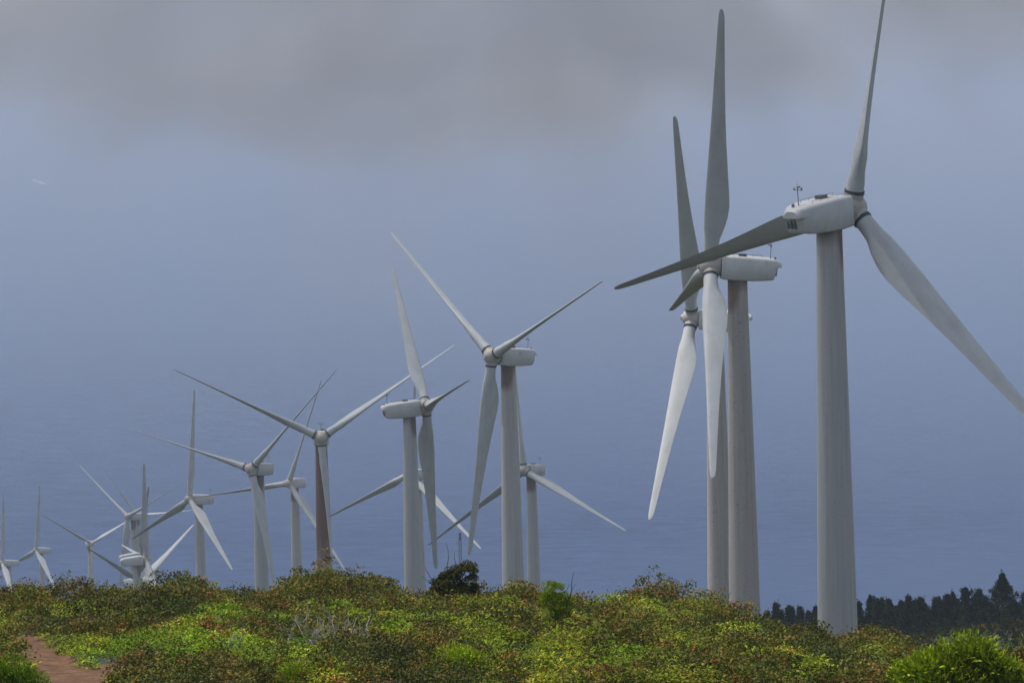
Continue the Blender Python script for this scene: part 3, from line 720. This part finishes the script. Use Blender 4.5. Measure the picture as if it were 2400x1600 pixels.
side = np.array([-d[1], d[0], 0])/np.linalg.norm(d)
for i in range(9):
    s_ = i/8; p_ = b0+d*s_*1.4+side*math.sin(s_*4)*1.5; wd = 1.2+3.2*s_
    wv += [p_+side*wd+(0, 0, .05), p_-side*wd+(0, 0, .05)]
q = np.array([[2*i, 2*i+1, 2*i+3, 2*i+2] for i in range(8)])
me = np_mesh('boat_wake', np.array(wv), q); me.materials.append(k.m); tag(link_mesh('boat_wake', me), kind='structure')

# ------------------------------------------------------------------ haze and the low cloud
def vol_box(name, a, b, mat):
    bm = bmesh.new(); c_ = [(a[i]+b[i])/2 for i in range(3)]; s_ = [b[i]-a[i] for i in range(3)]
    bmesh.ops.create_cube(bm, size=1, matrix=Matrix.Diagonal((*s_, 1)))
    me = bpy.data.meshes.new(name); bm.to_mesh(me); bm.free(); me.materials.append(mat)
    o = link_mesh(name, me); o.location = c_; return o
k = NT('haze_air'); k.t.nodes.remove(k.p)
v = k.n('ShaderNodeVolumePrincipled'); v.inputs['Density'].default_value = 4.5e-5; v.inputs['Color'].default_value = (.68, .80, 1.0, 1); v.inputs['Anisotropy'].default_value = .2
k.l(v.outputs[0], k.out.inputs['Volume'])
tag(vol_box('haze', (-XS-50, -6050, -1005), (XS+50, 60050, 60), k.m), 'thin blue haze in the air', 'haze', kind='stuff')
k = NT('sea_mist_air'); k.t.nodes.remove(k.p)
v = k.n('ShaderNodeVolumePrincipled'); v.inputs['Density'].default_value = 1.5e-4; v.inputs['Color'].default_value = (.74, .84, .97, 1); v.inputs['Anisotropy'].default_value = .2
k.l(v.outputs[0], k.out.inputs['Volume'])
tag(vol_box('sea_mist', (-XS+20, 6900, SEA+.5), (XS-20, 59000, -210), k.m), 'pale mist lying over the distant sea', 'mist', kind='stuff')
k = NT('cloud_vapour'); k.t.nodes.remove(k.p); g = k.n('ShaderNodeNewGeometry'); sx = k.n('ShaderNodeSeparateXYZ'); k.l(g.outputs['Position'], sx.inputs[0])
x_ = k.math('ADD', sx.outputs[0], 36.0); x2 = k.math('MULTIPLY', x_, x_)
co_ = k.math('ADD', k.math('MULTIPLY', k.math('LESS_THAN', x_, 0.0), .0015), .00085)
dome = k.math('MINIMUM', k.math('MULTIPLY', x2, co_), 30.0)
z0 = k.math('ADD', k.math('MULTIPLY', k.math('SUBTRACT', sx.outputs[1], 2400.0), -.064), -160.0)
hz = k.math('SUBTRACT', sx.outputs[2], k.math('ADD', z0, dome))
mp = k.n('ShaderNodeMapping'); mp.inputs['Scale'].default_value = (1/30, 1/420, 1/17); mp.inputs['Rotation'].default_value = (R(-3.7), 0, 0); k.l(g.outputs['Position'], mp.inputs[0])
n1 = k.n('ShaderNodeTexNoise', i_Scale=1.0, i_Detail=4.0, i_Roughness=.55); k.l(mp.outputs[0], n1.inputs[0])
nn = k.math('MULTIPLY', k.math('SUBTRACT', n1.outputs[0], .5), 6.0)
den = k.math('ADD', k.math('DIVIDE', hz, 14.0), nn)
den = k.math('MULTIPLY', k.math('MINIMUM', k.math('MAXIMUM', den, 0.0), 1.6), CLOUD_D)
tail = k.math('MULTIPLY', k.math('POWER', 2.718, k.math('DIVIDE', k.math('MINIMUM', hz, 0.0), 42.0)), 4.5e-4)     # thin mist hanging below the cloud
den = k.math('ADD', den, tail)
mp3 = k.n('ShaderNodeMapping'); mp3.inputs['Scale'].default_value = (1/52, 1/900, 1/26); mp3.inputs['Rotation'].default_value = (R(-3.7), 0, 0); k.l(g.outputs['Position'], mp3.inputs[0])
n3 = k.n('ShaderNodeTexNoise', i_Scale=1.0, i_Detail=3.0, i_Roughness=.6); k.l(mp3.outputs[0], n3.inputs[0])
den = k.math('MULTIPLY', den, k.math('MAXIMUM', k.math('MULTIPLY', k.math('SUBTRACT', n3.outputs[0], .36), 6.0), .12))
v = k.n('ShaderNodeVolumePrincipled'); v.inputs['Color'].default_value = (.72, .73, .79, 1); v.inputs['Anisotropy'].default_value = 0
k.l(den, v.inputs['Density']); k.l(v.outputs[0], k.out.inputs['Volume'])
tag(vol_box('cloud', (-420, 1900, -262), (420, 2900, -20), k.m), 'low grey cloud drifting across the top of the view', 'cloud', kind='stuff')

# low clouds drifting overhead: their shade dulls the turbines while the foreground and the third turbine stand in the sun
k = NT('cloud_bank'); k.t.nodes.remove(k.p)
v = k.n('ShaderNodeVolumePrincipled'); v.inputs['Density'].default_value = .012; v.inputs['Color'].default_value = (.97, .97, .97, 1); v.inputs['Anisotropy'].default_value = .55
k.l(v.outputs[0], k.out.inputs['Volume'])
for (c_, h_, lab) in (((-56, 975, 190), (150, 250, 60), 'low cloud overhead, shading the two nearest turbines'),
                 ((-130, 2010, 190), (210, 560, 60), 'low cloud overhead, shading the middle turbines'),
                 ((-420, 3900, 190), (380, 1500, 60), 'long low cloud overhead, shading the far turbines')):
    bm = bmesh.new(); bmesh.ops.create_icosphere(bm, subdivisions=5, radius=1)
    for vv in bm.verts:
        n_v = float(vnoise(vv.co.x*2.2+c_[1], vv.co.y*3.1+vv.co.z, 7))*.6+float(vnoise(vv.co.x*5, vv.co.y*6+vv.co.z*3, 9))*.3
        f_ = .72+.42*n_v; vv.co = Vector((vv.co.x*h_[0]*f_, vv.co.y*h_[1]*f_, vv.co.z*h_[2]*(f_ if vv.co.z > 0 else .8)))
    me = bpy.data.meshes.new('cloud'); bm.to_mesh(me); bm.free(); me.materials.append(k.m)
    o = link_mesh('cloud', me); o.location = c_; tag(o, lab, 'cloud', kind='stuff')
